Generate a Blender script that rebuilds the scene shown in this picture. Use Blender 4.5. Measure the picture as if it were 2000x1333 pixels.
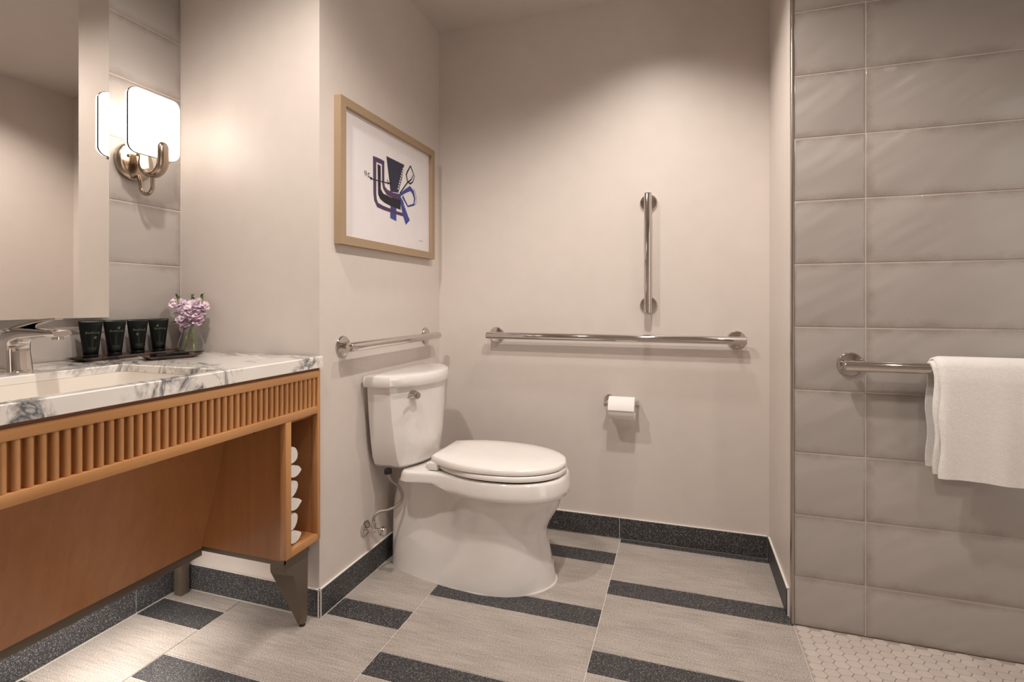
import bpy, bmesh, math, random
from mathutils import Vector, Matrix
random.seed(7)
for o in list(bpy.data.objects): bpy.data.objects.remove(o)
S = bpy.context.scene; C = S.collection
PI = math.pi

# ------------------------------------------------------------------ camera
cam = bpy.data.cameras.new('camera'); co = bpy.data.objects.new('camera', cam); C.objects.link(co)
cam.sensor_width = 36.0; cam.lens = 1014.0 / 2000.0 * 36.0
cam.shift_y = -(666.5 - 590.0) / 2000.0
cam.clip_start = 0.02
co.location = (0, 0, 1.04)
co.rotation_euler = (PI/2, 0, math.atan(332.0/1014.0))
S.camera = co
S.view_settings.view_transform = 'Standard'; S.view_settings.look = 'None'
S.view_settings.gamma = 1.0; S.view_settings.use_curve_mapping = False
S.view_settings.exposure = 0.02

# ------------------------------------------------------------------ world (warm fill light, let in by an added doorway out of view)
w = bpy.data.worlds.new('world'); S.world = w; w.use_nodes = True
w.node_tree.nodes['Background'].inputs[0].default_value = (1.0, 0.90, 0.82, 1)
w.node_tree.nodes['Background'].inputs[1].default_value = 1.75

CEIL = 2.367
LX, TX, BY, AY, SX, TY = -1.742, -1.137, 2.32, 1.43, 0.336, 1.873   # tile wall, toilet wall, back wall, alcove end, stub wall, shower tile face

WARM = (1.0, 0.915, 0.835)
def spot(name, loc, power, angle, blend, radius, target=None, col=WARM):
    l = bpy.data.lights.new(name, 'SPOT'); l.energy = power; l.color = col
    l.spot_size = math.radians(angle); l.spot_blend = blend; l.shadow_soft_size = radius
    o = bpy.data.objects.new(name, l); C.objects.link(o); o.location = loc
    if target:
        o.rotation_euler = (Vector(target) - Vector(loc)).to_track_quat('-Z', 'Y').to_euler()
    return o
DOWN = [(-0.10, 1.15, 66, 150, 0.6), (-0.10, 1.86, 27, 125, 0.8), (-0.92, 0.80, 58, 155, 0.6), (0.80, 0.85, 21, 125, 0.6)]
for i, (x, y, p, a, b) in enumerate(DOWN):
    spot('downlight_lamp', (x, y, CEIL - 0.02), p, a, b, 0.035)

# unseen doorway, added so the world light can fill the room (sampling portal in the opening)
pl = bpy.data.lights.new('fill_portal', 'AREA'); pl.shape = 'RECTANGLE'; pl.size = 1.05; pl.size_y = 2.05; pl.cycles.is_portal = True
po = bpy.data.objects.new('fill_portal', pl); C.objects.link(po); po.location = (1.80, 0.225, 1.025); po.rotation_euler = (PI/2, 0, PI/2)

# ------------------------------------------------------------------ materials
class N:
    def __init__(s, name):
        s.m = bpy.data.materials.new(name); s.m.use_nodes = True
        s.t = s.m.node_tree; s.n = s.t.nodes; s.b = s.n['Principled BSDF']
    def add(s, typ, **kw):
        n = s.n.new(typ)
        for k, v in kw.items():
            if k in n.inputs: n.inputs[k].default_value = v
            else: setattr(n, k, v)
        return n
    def link(s, a, b): s.t.links.new(a, b)
    def math(s, op, a, b=None):
        n = s.n.new('ShaderNodeMath'); n.operation = op
        for i, v in enumerate((a, b)):
            if v is None: continue
            if hasattr(v, 'links'): s.link(v, n.inputs[i])
            else: n.inputs[i].default_value = v
        return n.outputs[0]
    def ramp(s, fac, stops):
        r = s.n.new('ShaderNodeValToRGB'); e = r.color_ramp.elements
        while len(e) < len(stops): e.new(0.5)
        for k, (p, c) in enumerate(stops):
            e[k].position = p; e[k].color = (c[0], c[1], c[2], 1) if hasattr(c, '__len__') else (c, c, c, 1)
        s.link(fac, r.inputs[0]); return r.outputs[0]
    def mix(s, fac, a, b, typ='MIX'):
        n = s.n.new('ShaderNodeMix'); n.data_type = 'RGBA'; n.blend_type = typ
        for i, v in ((0, fac), (6, a), (7, b)):
            if hasattr(v, 'links'): s.link(v, n.inputs[i])
            else: n.inputs[i].default_value = v if i == 0 else (v[0], v[1], v[2], 1)
        return n.outputs[2]
    def coord(s, kind='Object', scale=(1, 1, 1), rot=(0, 0, 0)):
        c = s.n.new('ShaderNodeTexCoord'); mp = s.n.new('ShaderNodeMapping')
        mp.inputs['Scale'].default_value = scale; mp.inputs['Rotation'].default_value = rot
        s.link(c.outputs[kind], mp.inputs[0]); return mp.outputs[0]
    def world(s, scale=(1, 1, 1), rot=(0, 0, 0)):
        c = s.n.new('ShaderNodeNewGeometry'); mp = s.n.new('ShaderNodeMapping')
        mp.inputs['Rotation'].default_value = rot
        s.link(c.outputs['Position'], mp.inputs[0])
        m2 = s.n.new('ShaderNodeMapping'); m2.inputs['Scale'].default_value = scale
        s.link(mp.outputs[0], m2.inputs[0]); return m2.outputs[0]
    def noise(s, vec, scale, detail=2, rough=0.5, dist=0.0):
        n = s.n.new('ShaderNodeTexNoise'); n.inputs['Scale'].default_value = scale
        n.inputs['Detail'].default_value = detail; n.inputs['Roughness'].default_value = rough
        n.inputs['Distortion'].default_value = dist
        s.link(vec, n.inputs['Vector']); return n.outputs[0]
    def bump(s, h, strength, dist):
        b = s.n.new('ShaderNodeBump'); b.inputs['Strength'].default_value = strength
        b.inputs['Distance'].default_value = dist; s.link(h, b.inputs['Height'])
        s.link(b.outputs[0], s.b.inputs['Normal'])
    def base(s, v):
        if hasattr(v, 'links'): s.link(v, s.b.inputs['Base Color'])
        else: s.b.inputs['Base Color'].default_value = (v[0], v[1], v[2], 1)
    def set(s, **kw):
        for k, v in kw.items(): s.b.inputs[k.replace('_', ' ')].default_value = v
        return s
M = {}
def plain(key, col, rough=0.5, metal=0.0, bump=None, **kw):
    m = N(key); v = m.noise(m.world(), 14, 3)
    m.base(m.mix(v, tuple(c*0.96 for c in col), tuple(min(1, c*1.04) for c in col)))
    m.set(Roughness=rough, Metallic=metal, **kw)
    if bump: m.bump(m.noise(m.world(), bump[0], 3), bump[1], bump[2])
    M[key] = m.m; return m
plain('paint', (0.67, 0.605, 0.56), 0.45, bump=(260, 0.08, 0.001))
plain('ceiling_paint', (0.62, 0.565, 0.52), 0.6)
plain('grout', (0.56, 0.49, 0.44), 0.8)
plain('mosaic_grout', (0.40, 0.335, 0.29), 0.8)
plain('floor_grout', (0.74, 0.69, 0.64), 0.8)
plain('caulk', (0.82, 0.78, 0.74), 0.4)
plain('ceramic', (0.80, 0.765, 0.74), 0.08, Coat_Weight=0.5)
plain('sink_ceramic', (0.78, 0.72, 0.65), 0.08, Coat_Weight=0.4)
plain('seat_plastic', (0.84, 0.80, 0.77), 0.18)
plain('chrome', (0.62, 0.585, 0.56), 0.06, 1.0)
plain('steel_braid', (0.42, 0.37, 0.33), 0.3, 1.0, bump=(900, 0.6, 0.002))
plain('nickel', (0.40, 0.325, 0.255), 0.2, 1.0)
plain('bronze_metal', (0.15, 0.115, 0.088), 0.42, 0.35)
plain('trim_metal', (0.42, 0.37, 0.33), 0.3, 1.0)
plain('black_plastic', (0.005, 0.006, 0.006), 0.24, Specular_IOR_Level=0.18)
plain('rubber', (0.012, 0.011, 0.010), 0.6)
plain('dark_wood', (0.065, 0.028, 0.020), 0.12)
plain('dark_brown', (0.22, 0.092, 0.045), 0.5)
plain('green_print', (0.05, 0.085, 0.025), 0.5)
plain('stem_green', (0.22, 0.32, 0.05), 0.5)
plain('leaf_green', (0.12, 0.17, 0.05), 0.5)
plain('paper', (0.86, 0.83, 0.81), 0.85, bump=(400, 0.1, 0.001))
plain('art_paper', (0.74, 0.70, 0.71), 0.8)
plain('ink_purple', (0.075, 0.04, 0.10), 0.7)
plain('ink_black', (0.015, 0.012, 0.02), 0.7)
plain('ink_slate', (0.028, 0.028, 0.055), 0.7)
plain('ink_blue', (0.05, 0.06, 0.26), 0.7)
plain('frame_wood', (0.36, 0.255, 0.16), 0.5)
plain('lamp_dark', (0.05, 0.04, 0.035), 0.3, 1.0)

def petals():
    m = N('petal'); v = m.noise(m.world(), 90, 2)
    m.base(m.ramp(v, [(0.3, (0.56, 0.36, 0.56)), (0.47, (0.78, 0.60, 0.73)), (0.62, (0.88, 0.78, 0.80))]))
    m.set(Roughness=0.6, Subsurface_Weight=0.15); m.b.inputs['Subsurface Radius'].default_value = (0.01, 0.006, 0.01)
    M['petal'] = m.m
petals()
def towel_mat():
    m = N('terry'); v = m.noise(m.world(), 420, 3, 0.7); v2 = m.noise(m.world(), 60, 3)
    m.base(m.ramp(v, [(0.3, (0.86, 0.81, 0.77)), (0.6, (0.96, 0.93, 0.90))]))
    m.set(Roughness=0.95, Sheen_Weight=0.3)
    h = m.math('ADD', v, m.math('MULTIPLY', v2, 0.7)); m.bump(h, 0.7, 0.004); M['terry'] = m.m
towel_mat()
def glass():
    m = N('clear_glass'); m.base((0.97, 0.98, 0.97)); m.set(Roughness=0.0, Transmission_Weight=1.0, IOR=1.45); M['glass'] = m.m
glass()
def mirror_mat():
    m = N('mirror_glass'); m.base((0.86, 0.84, 0.81)); m.set(Roughness=0.0, Metallic=1.0); M['mirror'] = m.m
mirror_mat()
def lamp_mat(key, col, e):
    m = N(key); m.base((0.9, 0.88, 0.84)); m.b.inputs['Emission Color'].default_value = (*col, 1)
    m.b.inputs['Emission Strength'].default_value = e; M[key] = m.m
lamp_mat('opal_glass', (1.0, 0.90, 0.80), 4.8)
lamp_mat('led', (1.0, 0.92, 0.84), 46.0)
lamp_mat('lens', (1.0, 0.86, 0.70), 6.0)

def wood(key, c1, c2, c3, axis, rough=0.32):
    m = N(key)
    sc = {'x': (2.0, 34, 34), 'y': (34, 2.0, 34), 'z': (34, 34, 2.0)}[axis]
    v = m.noise(m.world(sc), 1.0, 5, 0.6, 0.6); b = m.noise(m.world((3, 3, 3)), 1.2, 2)
    f = m.math('ADD', m.math('MULTIPLY', v, 0.6), m.math('MULTIPLY', b, 0.4))
    m.base(m.ramp(f, [(0.32, c1), (0.5, c2), (0.68, c3)])); m.set(Roughness=rough)
    m.bump(v, 0.05, 0.001); M[key] = m.m
WC = ((0.42, 0.195, 0.072), (0.51, 0.25, 0.096), (0.57, 0.29, 0.12))
wood('wood_y', *WC, 'y'); wood('wood_z', *WC, 'z')
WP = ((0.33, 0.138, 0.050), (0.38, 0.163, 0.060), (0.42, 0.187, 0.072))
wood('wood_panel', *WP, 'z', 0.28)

def marble():
    m = N('marble')
    p = m.world((1, 1, 1), (0, 0, math.radians(38)))
    big = m.noise(m.world(), 5.0, 3, 0.5)
    n1 = m.noise(m.world((2.6, 8.5, 5.0), (0.5, 0.35, math.radians(28))), 1.0, 6, 0.62, 0.9)
    v = m.math('ABSOLUTE', m.math('SUBTRACT', n1, 0.5))
    vein = m.ramp(v, [(0.0, 1.0), (0.022, 0.55), (0.06, 0.0)])
    mask = m.ramp(big, [(0.46, 0.0), (0.57, 1.0)])
    n2 = m.noise(m.world((9, 24, 9), (0.2, 0.4, math.radians(50))), 1.0, 4, 0.6, 0.6)
    v2 = m.ramp(m.math('ABSOLUTE', m.math('SUBTRACT', n2, 0.5)), [(0.0, 0.5), (0.03, 0.0)])
    f = m.math('MULTIPLY', vein, mask)
    tint = m.mix(m.noise(m.world(), 9, 2), (0.86, 0.83, 0.80), (0.80, 0.75, 0.69))
    c = m.mix(f, tint, (0.10, 0.11, 0.13))
    c = m.mix(m.math('MULTIPLY', v2, mask), c, (0.30, 0.29, 0.29))
    m.base(c); m.set(Roughness=0.07, Coat_Weight=0.3); M['marble'] = m.m
marble()

def weave(key, dark):
    m = N(key)
    fine = m.noise(m.world((300, 520, 520)), 1.0, 1, 0.5)
    streak = m.noise(m.world((9, 190, 60)), 1.0, 4, 0.65)
    blot = m.noise(m.world((5, 14, 8)), 1.0, 2)
    oi = m.add('ShaderNodeObjectInfo').outputs['Random']
    if dark:
        thr = m.noise(m.world((190, 330, 330), (0.5, 0.6, 0.7)), 1.0, 1, 0.6)
        f = m.math('ADD', m.math('MULTIPLY', thr, 0.75), m.math('MULTIPLY', fine, 0.25))
        c = m.ramp(f, [(0.42, (0.015, 0.015, 0.018)), (0.53, (0.038, 0.038, 0.042)), (0.60, (0.17, 0.165, 0.16)), (0.68, (0.40, 0.38, 0.36))])
        m.base(m.mix(m.math('MULTIPLY', blot, 0.35), c, (0.045, 0.045, 0.05)))
    else:
        f = m.math('ADD', m.math('MULTIPLY', fine, 0.64), m.math('ADD', m.math('MULTIPLY', streak, 0.24), m.math('MULTIPLY', blot, 0.12)))
        c = m.ramp(f, [(0.36, (0.17, 0.148, 0.13)), (0.5, (0.40, 0.355, 0.32)), (0.62, (0.62, 0.565, 0.515))])
        c = m.mix(m.math('MULTIPLY', oi, 0.10), c, (0.44, 0.38, 0.33))
        m.base(c)
    m.set(Roughness=0.5); m.bump(fine, 0.25, 0.001); M[key] = m.m
weave('tile_linen', False); weave('tile_charcoal', True)

def wall_tile(key, axis):
    m = N(key)
    g = m.n.new('ShaderNodeTexCoord'); sp = m.n.new('ShaderNodeSeparateXYZ'); m.link(g.outputs['Generated'], sp.inputs[0])
    u = sp.outputs[0 if axis == 'x' else 1]; v = sp.outputs[2]
    def edge(q, L): return m.math('MULTIPLY', m.math('MINIMUM', q, m.math('SUBTRACT', 1.0, q)), L)
    d = m.math('MINIMUM', edge(u, 0.6), edge(v, 0.2))
    n = m.noise(m.world((9, 9, 9)), 1.0, 5, 0.7)
    e = m.math('SUBTRACT', m.math('ADD', d, m.math('MULTIPLY', m.math('SUBTRACT', n, 0.5), 0.07)), 0.0)
    wear = m.ramp(e, [(0.0, 0.5), (0.010, 0.22), (0.024, 0.0)])
    oi = m.add('ShaderNodeObjectInfo').outputs['Random']
    big = m.noise(m.world((2.2, 2.2, 5.5), (0.0, math.radians(32), 0)), 1.0, 2)
    c = m.mix(big, (0.35, 0.315, 0.29), (0.455, 0.415, 0.385))
    c = m.mix(m.math('MULTIPLY', oi, 0.25), c, (0.385, 0.35, 0.325))
    c = m.mix(wear, c, (0.22, 0.175, 0.15))
    m.base(c); m.set(Roughness=0.24, Coat_Weight=0.15)
    h = m.noise(m.world((2.0, 2.0, 7.0), (math.radians(-32) if axis == 'y' else 0, math.radians(32), 0)), 1.3, 2)
    h = m.math('ADD', h, m.math('MULTIPLY', oi, 0.0)); m.bump(h, 0.34, 0.03); M[key] = m.m
wall_tile('glazed_tile_x', 'x'); wall_tile('glazed_tile_y', 'y')
def mosaic():
    m = N('mosaic'); oi = m.add('ShaderNodeObjectInfo').outputs['Random']
    n = m.noise(m.world(), 40, 3)
    f = m.math('ADD', m.math('MULTIPLY', oi, 0.6), m.math('MULTIPLY', n, 0.4))
    m.base(m.mix(f, (0.52, 0.45, 0.41), (0.60, 0.53, 0.485))); m.set(Roughness=0.35); M['mosaic'] = m.m
mosaic()

# ------------------------------------------------------------------ mesh helpers
def link(name, me, mat, parent=None, loc=(0, 0, 0), smooth=False):
    o = bpy.data.objects.new(name, me); C.objects.link(o)
    if mat and not me.materials: me.materials.append(M[mat])
    o.location = loc
    if parent is not None:
        o.parent = parent
        pl = parent.get('_o', (0, 0, 0)); o.location = Vector(loc) - Vector(pl) if loc != (0, 0, 0) else -Vector(pl)
    if smooth:
        for p in me.polygons: p.use_smooth = True
    return o
def tag(o, label, cat, group=None):
    o['label'] = label; o['category'] = cat
    if group: o['group'] = group
    return o
def struct(o): o['kind'] = 'structure'; return o
ORG = {}
def thing(name, label, cat, loc, group=None):
    o = bpy.data.objects.new(name, None); C.objects.link(o); o.location = loc; o.empty_display_size = 0.05
    ORG[o.name] = Vector(loc); return tag(o, label, cat, group)
def worldloc(o):
    return ORG.get(o.name, Vector((0, 0, 0)))
def put(name, me, mat, parent=None, loc=(0, 0, 0), rot=(0, 0, 0), smooth=False):
    """mesh data placed at world loc; parent keeps world position"""
    o = bpy.data.objects.new(name, me); C.objects.link(o)
    if mat and not me.materials: me.materials.append(M[mat])
    if smooth:
        for p in me.polygons: p.use_smooth = True
    o.rotation_euler = rot
    if parent is not None:
        o.parent = parent; o.location = Vector(loc) - worldloc(parent)
    else:
        o.location = loc
    ORG[o.name] = Vector(loc)
    return o
def under(o, parent, M_):
    o.parent = parent; o.matrix_parent_inverse = M_.inverted()
def recenter(verts):
    lo = [min(v[i] for v in verts) for i in range(3)]; hi = [max(v[i] for v in verts) for i in range(3)]
    return Vector(((lo[0]+hi[0])/2, (lo[1]+hi[1])/2, lo[2]))
def from_bm(name, bm, mat, parent=None, smooth=False, angle=None):
    c = recenter([v.co for v in bm.verts])
    if parent is not None and rot_parent(parent): c = Vector((0, 0, 0))
    for v in bm.verts: v.co -= c
    me = bpy.data.meshes.new(name); bm.normal_update(); bm.to_mesh(me); bm.free()
    if smooth and angle: me.set_sharp_from_angle(angle=math.radians(angle))
    return put(name, me, mat, parent, c, smooth=smooth)
def rot_parent(p): return False
def mesh(name, verts, faces, mat, parent=None, smooth=False, angle=40):
    bm = bmesh.new(); vs = [bm.verts.new(v) for v in verts]
    for f in faces:
        try: bm.faces.new([vs[i] for i in f])
        except ValueError: pass
    bmesh.ops.recalc_face_normals(bm, faces=bm.faces)
    return from_bm(name, bm, mat, parent, smooth, angle)
def box_bm(x, y, z, bev=0.0, seg=2):
    bm = bmesh.new(); bmesh.ops.create_cube(bm, size=1)
    for v in bm.verts:
        v.co = Vector(((x[0]+x[1])/2 + v.co.x*(x[1]-x[0]), (y[0]+y[1])/2 + v.co.y*(y[1]-y[0]), (z[0]+z[1])/2 + v.co.z*(z[1]-z[0])))
    if bev: bmesh.ops.bevel(bm, geom=list(bm.edges), offset=bev, segments=seg, affect='EDGES', profile=0.5)
    return bm
def box(name, x, y, z, mat, parent=None, bev=0.0, seg=2, smooth=False):
    return from_bm(name, box_bm(x, y, z, bev, seg), mat, parent, smooth or bev > 0, 40)
def loft_vf(secs, cap=True, closed=True):
    n = len(secs[0]); V = [v for s in secs for v in s]; F = []
    for k in range(len(secs)-1):
        for i in range(n if closed else n-1):
            j = (i+1) % n; F.append((k*n+i, k*n+j, (k+1)*n+j, (k+1)*n+i))
    if cap: F.append(tuple(range(n))[::-1]); F.append(tuple((len(secs)-1)*n + i for i in range(n)))
    return V, F
def loft(name, secs, mat, parent=None, cap=True, smooth=True, angle=45):
    V, F = loft_vf(secs, cap); return mesh(name, V, F, mat, parent, smooth, angle)
def tube_vf(pts, r, n=14, cap=True, flat=None):
    pts = [Vector(p) for p in pts]; secs = []
    T = [(pts[min(i+1, len(pts)-1)] - pts[max(i-1, 0)]).normalized() for i in range(len(pts))]
    up = Vector((0, 0, 1)) if abs(T[0].z) < 0.9 else Vector((0, 1, 0))
    a = T[0].cross(up).normalized()
    for i, p in enumerate(pts):
        a = (a - T[i]*a.dot(T[i])).normalized(); b = T[i].cross(a)
        rr = r[i] if hasattr(r, '__len__') else r; fa, fb = (flat or (1, 1))
        secs.append([p + a*math.cos(2*PI*k/n)*rr*fa + b*math.sin(2*PI*k/n)*rr*fb for k in range(n)])
    return loft_vf(secs, cap)
def tube(name, pts, r, mat, parent=None, n=14, flat=None):
    V, F = tube_vf(pts, r, n, True, flat); return mesh(name, V, F, mat, parent, True, 50)
def arc(c, r, a0, a1, n, plane='xz'):
    out = []
    for i in range(n+1):
        a = a0 + (a1-a0)*i/n; u, v = r*math.cos(a), r*math.sin(a)
        out.append((c[0]+u, c[1], c[2]+v) if plane == 'xz' else (c[0], c[1]+u, c[2]+v) if plane == 'yz' else (c[0]+u, c[1]+v, c[2]))
    return out
def lathe(name, prof, loc, axis, mat, parent=None, n=28, cap=True):
    """prof: (radius, distance along axis)"""
    ax = Vector(axis).normalized(); a = ax.orthogonal().normalized(); b = ax.cross(a); L = Vector(loc)
    secs = [[L + ax*d + (a*math.cos(2*PI*k/n) + b*math.sin(2*PI*k/n))*max(r, 1e-5) for k in range(n)] for r, d in prof]
    return loft(name, secs, mat, parent, cap, True, 38)
def prism(name, poly, plane, a, b, mat, parent=None, bev=0.0, smooth=False):
    """poly in 2D; plane 'yz' extrudes along x from a to b, etc."""
    def P(p, t): return {'yz': (t, p[0], p[1]), 'xz': (p[0], t, p[1]), 'xy': (p[0], p[1], t)}[plane]
    bm = bmesh.new(); A = [bm.verts.new(P(p, a)) for p in poly]; B = [bm.verts.new(P(p, b)) for p in poly]
    bm.faces.new(A[::-1]); bm.faces.new(B); n = len(poly)
    for i in range(n): bm.faces.new((A[i], A[(i+1) % n], B[(i+1) % n], B[i]))
    bmesh.ops.recalc_face_normals(bm, faces=bm.faces)
    if bev: bmesh.ops.bevel(bm, geom=list(bm.edges), offset=bev, segments=2, affect='EDGES')
    return from_bm(name, bm, mat, parent, smooth or bev > 0, 40)
def rrect(x0, x1, y0, y1, r, n=5):
    out = []
    for cx, cy, a in ((x1-r, y1-r, 0), (x0+r, y1-r, PI/2), (x0+r, y0+r, PI), (x1-r, y0+r, 1.5*PI)):
        for i in range(n+1):
            t = a + PI/2*i/n; out.append((cx + r*math.cos(t), cy + r*math.sin(t)))
    return out

# ------------------------------------------------------------------ the room shell
def wallbox(name, x, y, z=(0, CEIL), mat='paint'): return struct(box(name, x, y, z, mat))
wall_left = wallbox('wall_left', (-1.86, LX-0.0022), (-1.4, AY+0.1), (0, CEIL), 'grout')
wall_alcove = wallbox('wall_alcove', (LX-0.0022, TX), (AY, AY+0.1))
wall_toilet = wallbox('wall_toilet', (TX-0.12, TX), (AY+0.1, BY+0.1))
wall_back = wallbox('wall_back', (TX, SX+0.1), (BY, BY+0.1))
wall_stub = wallbox('wall_stub', (SX, SX+0.14), (TY+0.018, BY))
wall_shower = wallbox('wall_shower', (SX+0.14, 1.86), (TY+0.0022, TY+0.1), (0, CEIL), 'grout')
wall_right = wallbox('wall_right', (1.75, 1.86), (0.75, TY+0.0022))
wallbox('wall_right_jamb', (1.75, 1.86), (-1.4, -0.30)); wallbox('wall_right_lintel', (1.75, 1.86), (-0.30, 0.75), (2.05, CEIL))  # wall pieces around the opening added for fill light
for k, (y, z) in enumerate((((0.75, 0.82), (0, 2.12)), ((-0.37, -0.30), (0, 2.12)), ((-0.30, 0.75), (2.05, 2.12)))):
    struct(box('trim_%d' % (k+4), (1.735, 1.7495), y, z, 'ceiling_paint', None, 0.002))  # casing of the added, unseen doorway
wall_front = wallbox('wall_front', (-1.86, 1.86), (-1.5, -1.4))
grout_face = struct(box('trim_2', (SX+0.006, SX+0.14), (TY+0.0022, TY+0.018), (0, CEIL), 'grout'))
ceiling = struct(box('ceiling', (-1.86, 1.86), (-1.5, BY+0.1), (CEIL, CEIL+0.1), 'ceiling_paint'))
floor = struct(box('floor', (-1.86, SX+0.007), (-1.5, BY+0.1), (-0.12, -0.002), 'floor_grout'))
floor_shower = struct(box('floor_shower', (SX+0.007, 1.86), (-1.5, TY+0.1), (-0.12, -0.003), 'mosaic_grout'))
trim_1 = struct(box('trim_1', (SX-0.001, SX+0.0065), (TY-0.003, TY+0.02), (0.0, CEIL), 'trim_metal', bev=0.001))
for (x, y, p, a, b) in (DOWN[0], DOWN[2], DOWN[3]):
    lathe('downlight_trim', [(0.062, 0.0), (0.062, 0.003), (0.045, 0.004), (0.044, -0.003)], (x, y, CEIL - 0.0045), (0, 0, 1), 'ceiling_paint', ceiling)

# floor tiles: linen planks with charcoal strips, columns 0.6 wide
GAP = 0.0028
TM = {}
def tile_obj(name, x0, x1, y0, y1, mat, parent, zt=0.0, th=0.006):
    key = (round(x1-x0, 4), round(y1-y0, 4), mat)
    if key not in TM:
        bm = box_bm((-(x1-x0)/2, (x1-x0)/2), (-(y1-y0)/2, (y1-y0)/2), (-th, 0), 0.0008, 1)
        me = bpy.data.meshes.new(name); bm.to_mesh(me); bm.free(); me.materials.append(M[mat]); TM[key] = me
    return put(name, TM[key], None, parent, ((x0+x1)/2, (y0+y1)/2, zt))
PER = 0.4135
cols = [(-1.728, -1.455, 1.2545), (-1.455, -0.855, 1.453), (-0.855, -0.256, 1.6615), (-0.256, 0.3425, 1.4505)]
for x0, x1, ys in cols:
    top = AY - 0.008 if x1 < -1.3 else BY - 0.008
    k = -6
    while ys + k*PER < top:
        for a, b, mt in ((ys + k*PER, ys + k*PER + 0.0985, 'tile_charcoal'), (ys + k*PER + 0.0985, ys + (k+1)*PER, 'tile_linen')):
            b2 = min(b, top)
            xa = x0
            if -1.46 < x0 < -1.4 and b2 > AY - 0.008:      # beyond the outside corner only the toilet bay is tiled
                if a < AY - 0.008:
                    tile_obj('floor_tile', x0+GAP/2, x1-GAP/2, a+GAP/2, AY-0.0095-GAP/2, mt, floor); a = AY - 0.0095
                xa = TX + 0.009
            if a > -0.9 and b2 - a > 0.006:
                tile_obj('floor_tile', xa+GAP/2, x1-GAP/2, a+GAP/2, b2-GAP/2, mt, floor)
        k += 1

# shower mosaic: elongated hexagons
W, H, PT, G = 0.0445, 0.030, 0.0095, 0.0016
def hexmesh():
    o = [(-W/2+G/2, 0), (-W/2+PT+G*0.3, -H/2+G/2), (W/2-PT-G*0.3, -H/2+G/2), (W/2-G/2, 0), (W/2-PT-G*0.3, H/2-G/2), (-W/2+PT+G*0.3, H/2-G/2)]
    s = 0.93
    V = [(x, y, -0.004) for x, y in o] + [(x, y, -0.0008) for x, y in o] + [(x*s, y*s, 0.0) for x, y in o]
    F = [tuple(range(12, 18))]
    for r in (0, 6):
        for i in range(6): F.append((r+i, r+(i+1) % 6, r+6+(i+1) % 6, r+6+i))
    return V, F
hv, hf = hexmesh()
hme = bpy.data.meshes.new('mosaic_tile'); hme.from_pydata(hv, [], hf); hme.materials.append(M['mosaic'])
hexes = []
i = 0; x = 0.3655
while x < 1.72:
    y = TY - 0.016 - (H/2 if i % 2 else 0)
    while y > 0.0:
        hexes.append((x, y)); y -= H
    x += W - PT; i += 1
hexes.sort(key=lambda p: (0 if (1.55 < p[1] and p[0] < 1.05) else 1, p[0]*0.311*-1 + p[1]*0.95))
near = [p for p in hexes if 1.50 < p[1] and p[0] < 1.06][:295]; rest = [p for p in hexes if p not in set(near)]
for p in near: put('mosaic_tile', hme, None, floor_shower, (p[0], p[1], 0))
V, F = [], []
for p in rest:
    o = len(V); V += [(v[0]+p[0], v[1]+p[1], v[2]) for v in hv]; F += [tuple(q+o for q in f) for f in hf]
me = bpy.data.meshes.new('mosaic_field'); me.from_pydata(V, [], F); mf = put('mosaic_field', me, 'mosaic', floor_shower); mf['kind'] = 'stuff'

# glazed wall tiles, 200 mm courses
def wtile(axis, u0, u1, z0, z1, face, parent, mat):
    key = (axis, round(u1-u0, 3), round(z1-z0, 3))
    if key not in TM:
        hu, hz = (u1-u0)/2, (z1-z0)/2
        def ring(ins, dep):
            r = [(-hu+ins, -hz+ins), (hu-ins, -hz+ins), (hu-ins, hz-ins), (-hu+ins, hz-ins)]
            return [((p[0], dep, p[1]) if axis == 'x' else (-dep, p[0], p[1])) for p in r]
        V, F = loft_vf([ring(0, 0.0030), ring(0, 0.0016), ring(0.0012, 0.0007), ring(0.004, 0)], True)
        bm = bmesh.new(); vs = [bm.verts.new(v) for v in V]
        for f in F: bm.faces.new([vs[q] for q in f])
        bmesh.ops.recalc_face_normals(bm, faces=bm.faces)
        me = bpy.data.meshes.new('wall_tile'); bm.to_mesh(me); bm.free(); me.materials.append(M[mat]); TM[key] = me
        for p in me.polygons: p.use_smooth = True
        me.set_sharp_from_angle(angle=math.radians(50))
    loc = ((u0+u1)/2, face, (z0+z1)/2) if axis == 'x' else (face, (u0+u1)/2, (z0+z1)/2)
    return put('wall_tile', TM[key], None, parent, loc)
JR = [0.0, 0.156, 0.3555, 0.556, 0.7575, 0.959, 1.161, 1.363, 1.5645, 1.767, 1.972, 2.175, CEIL]
JL = [0.962, 1.168, 1.370, 1.572, 1.774, 1.980, 2.18, CEIL]
g = 0.0017
for k in range(len(JR)-1):
    for u0, u1 in ((SX+0.0065, 0.542), (0.542, 1.146), (1.146, 1.75)):
        wtile('x', u0+g, u1-g, JR[k]+g, JR[k+1]-g, TY, wall_shower, 'glazed_tile_x')
for z0, z1 in [(0.09, 0.76)] : struct(box('trim_3', (LX-0.0022, LX-0.001), (-1.4, AY), (0.094, 0.86), 'paint'))
for z0, z1 in [(0.8635, JL[0])] + list(zip(JL[:-1], JL[1:])):
    for u0, u1 in ((-0.373, 0.229), (0.229, 0.829), (0.829, AY-0.001)):
        wtile('y', u0+g, u1-g, z0+g, z1-g, LX, wall_left, 'glazed_tile_y')

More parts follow.
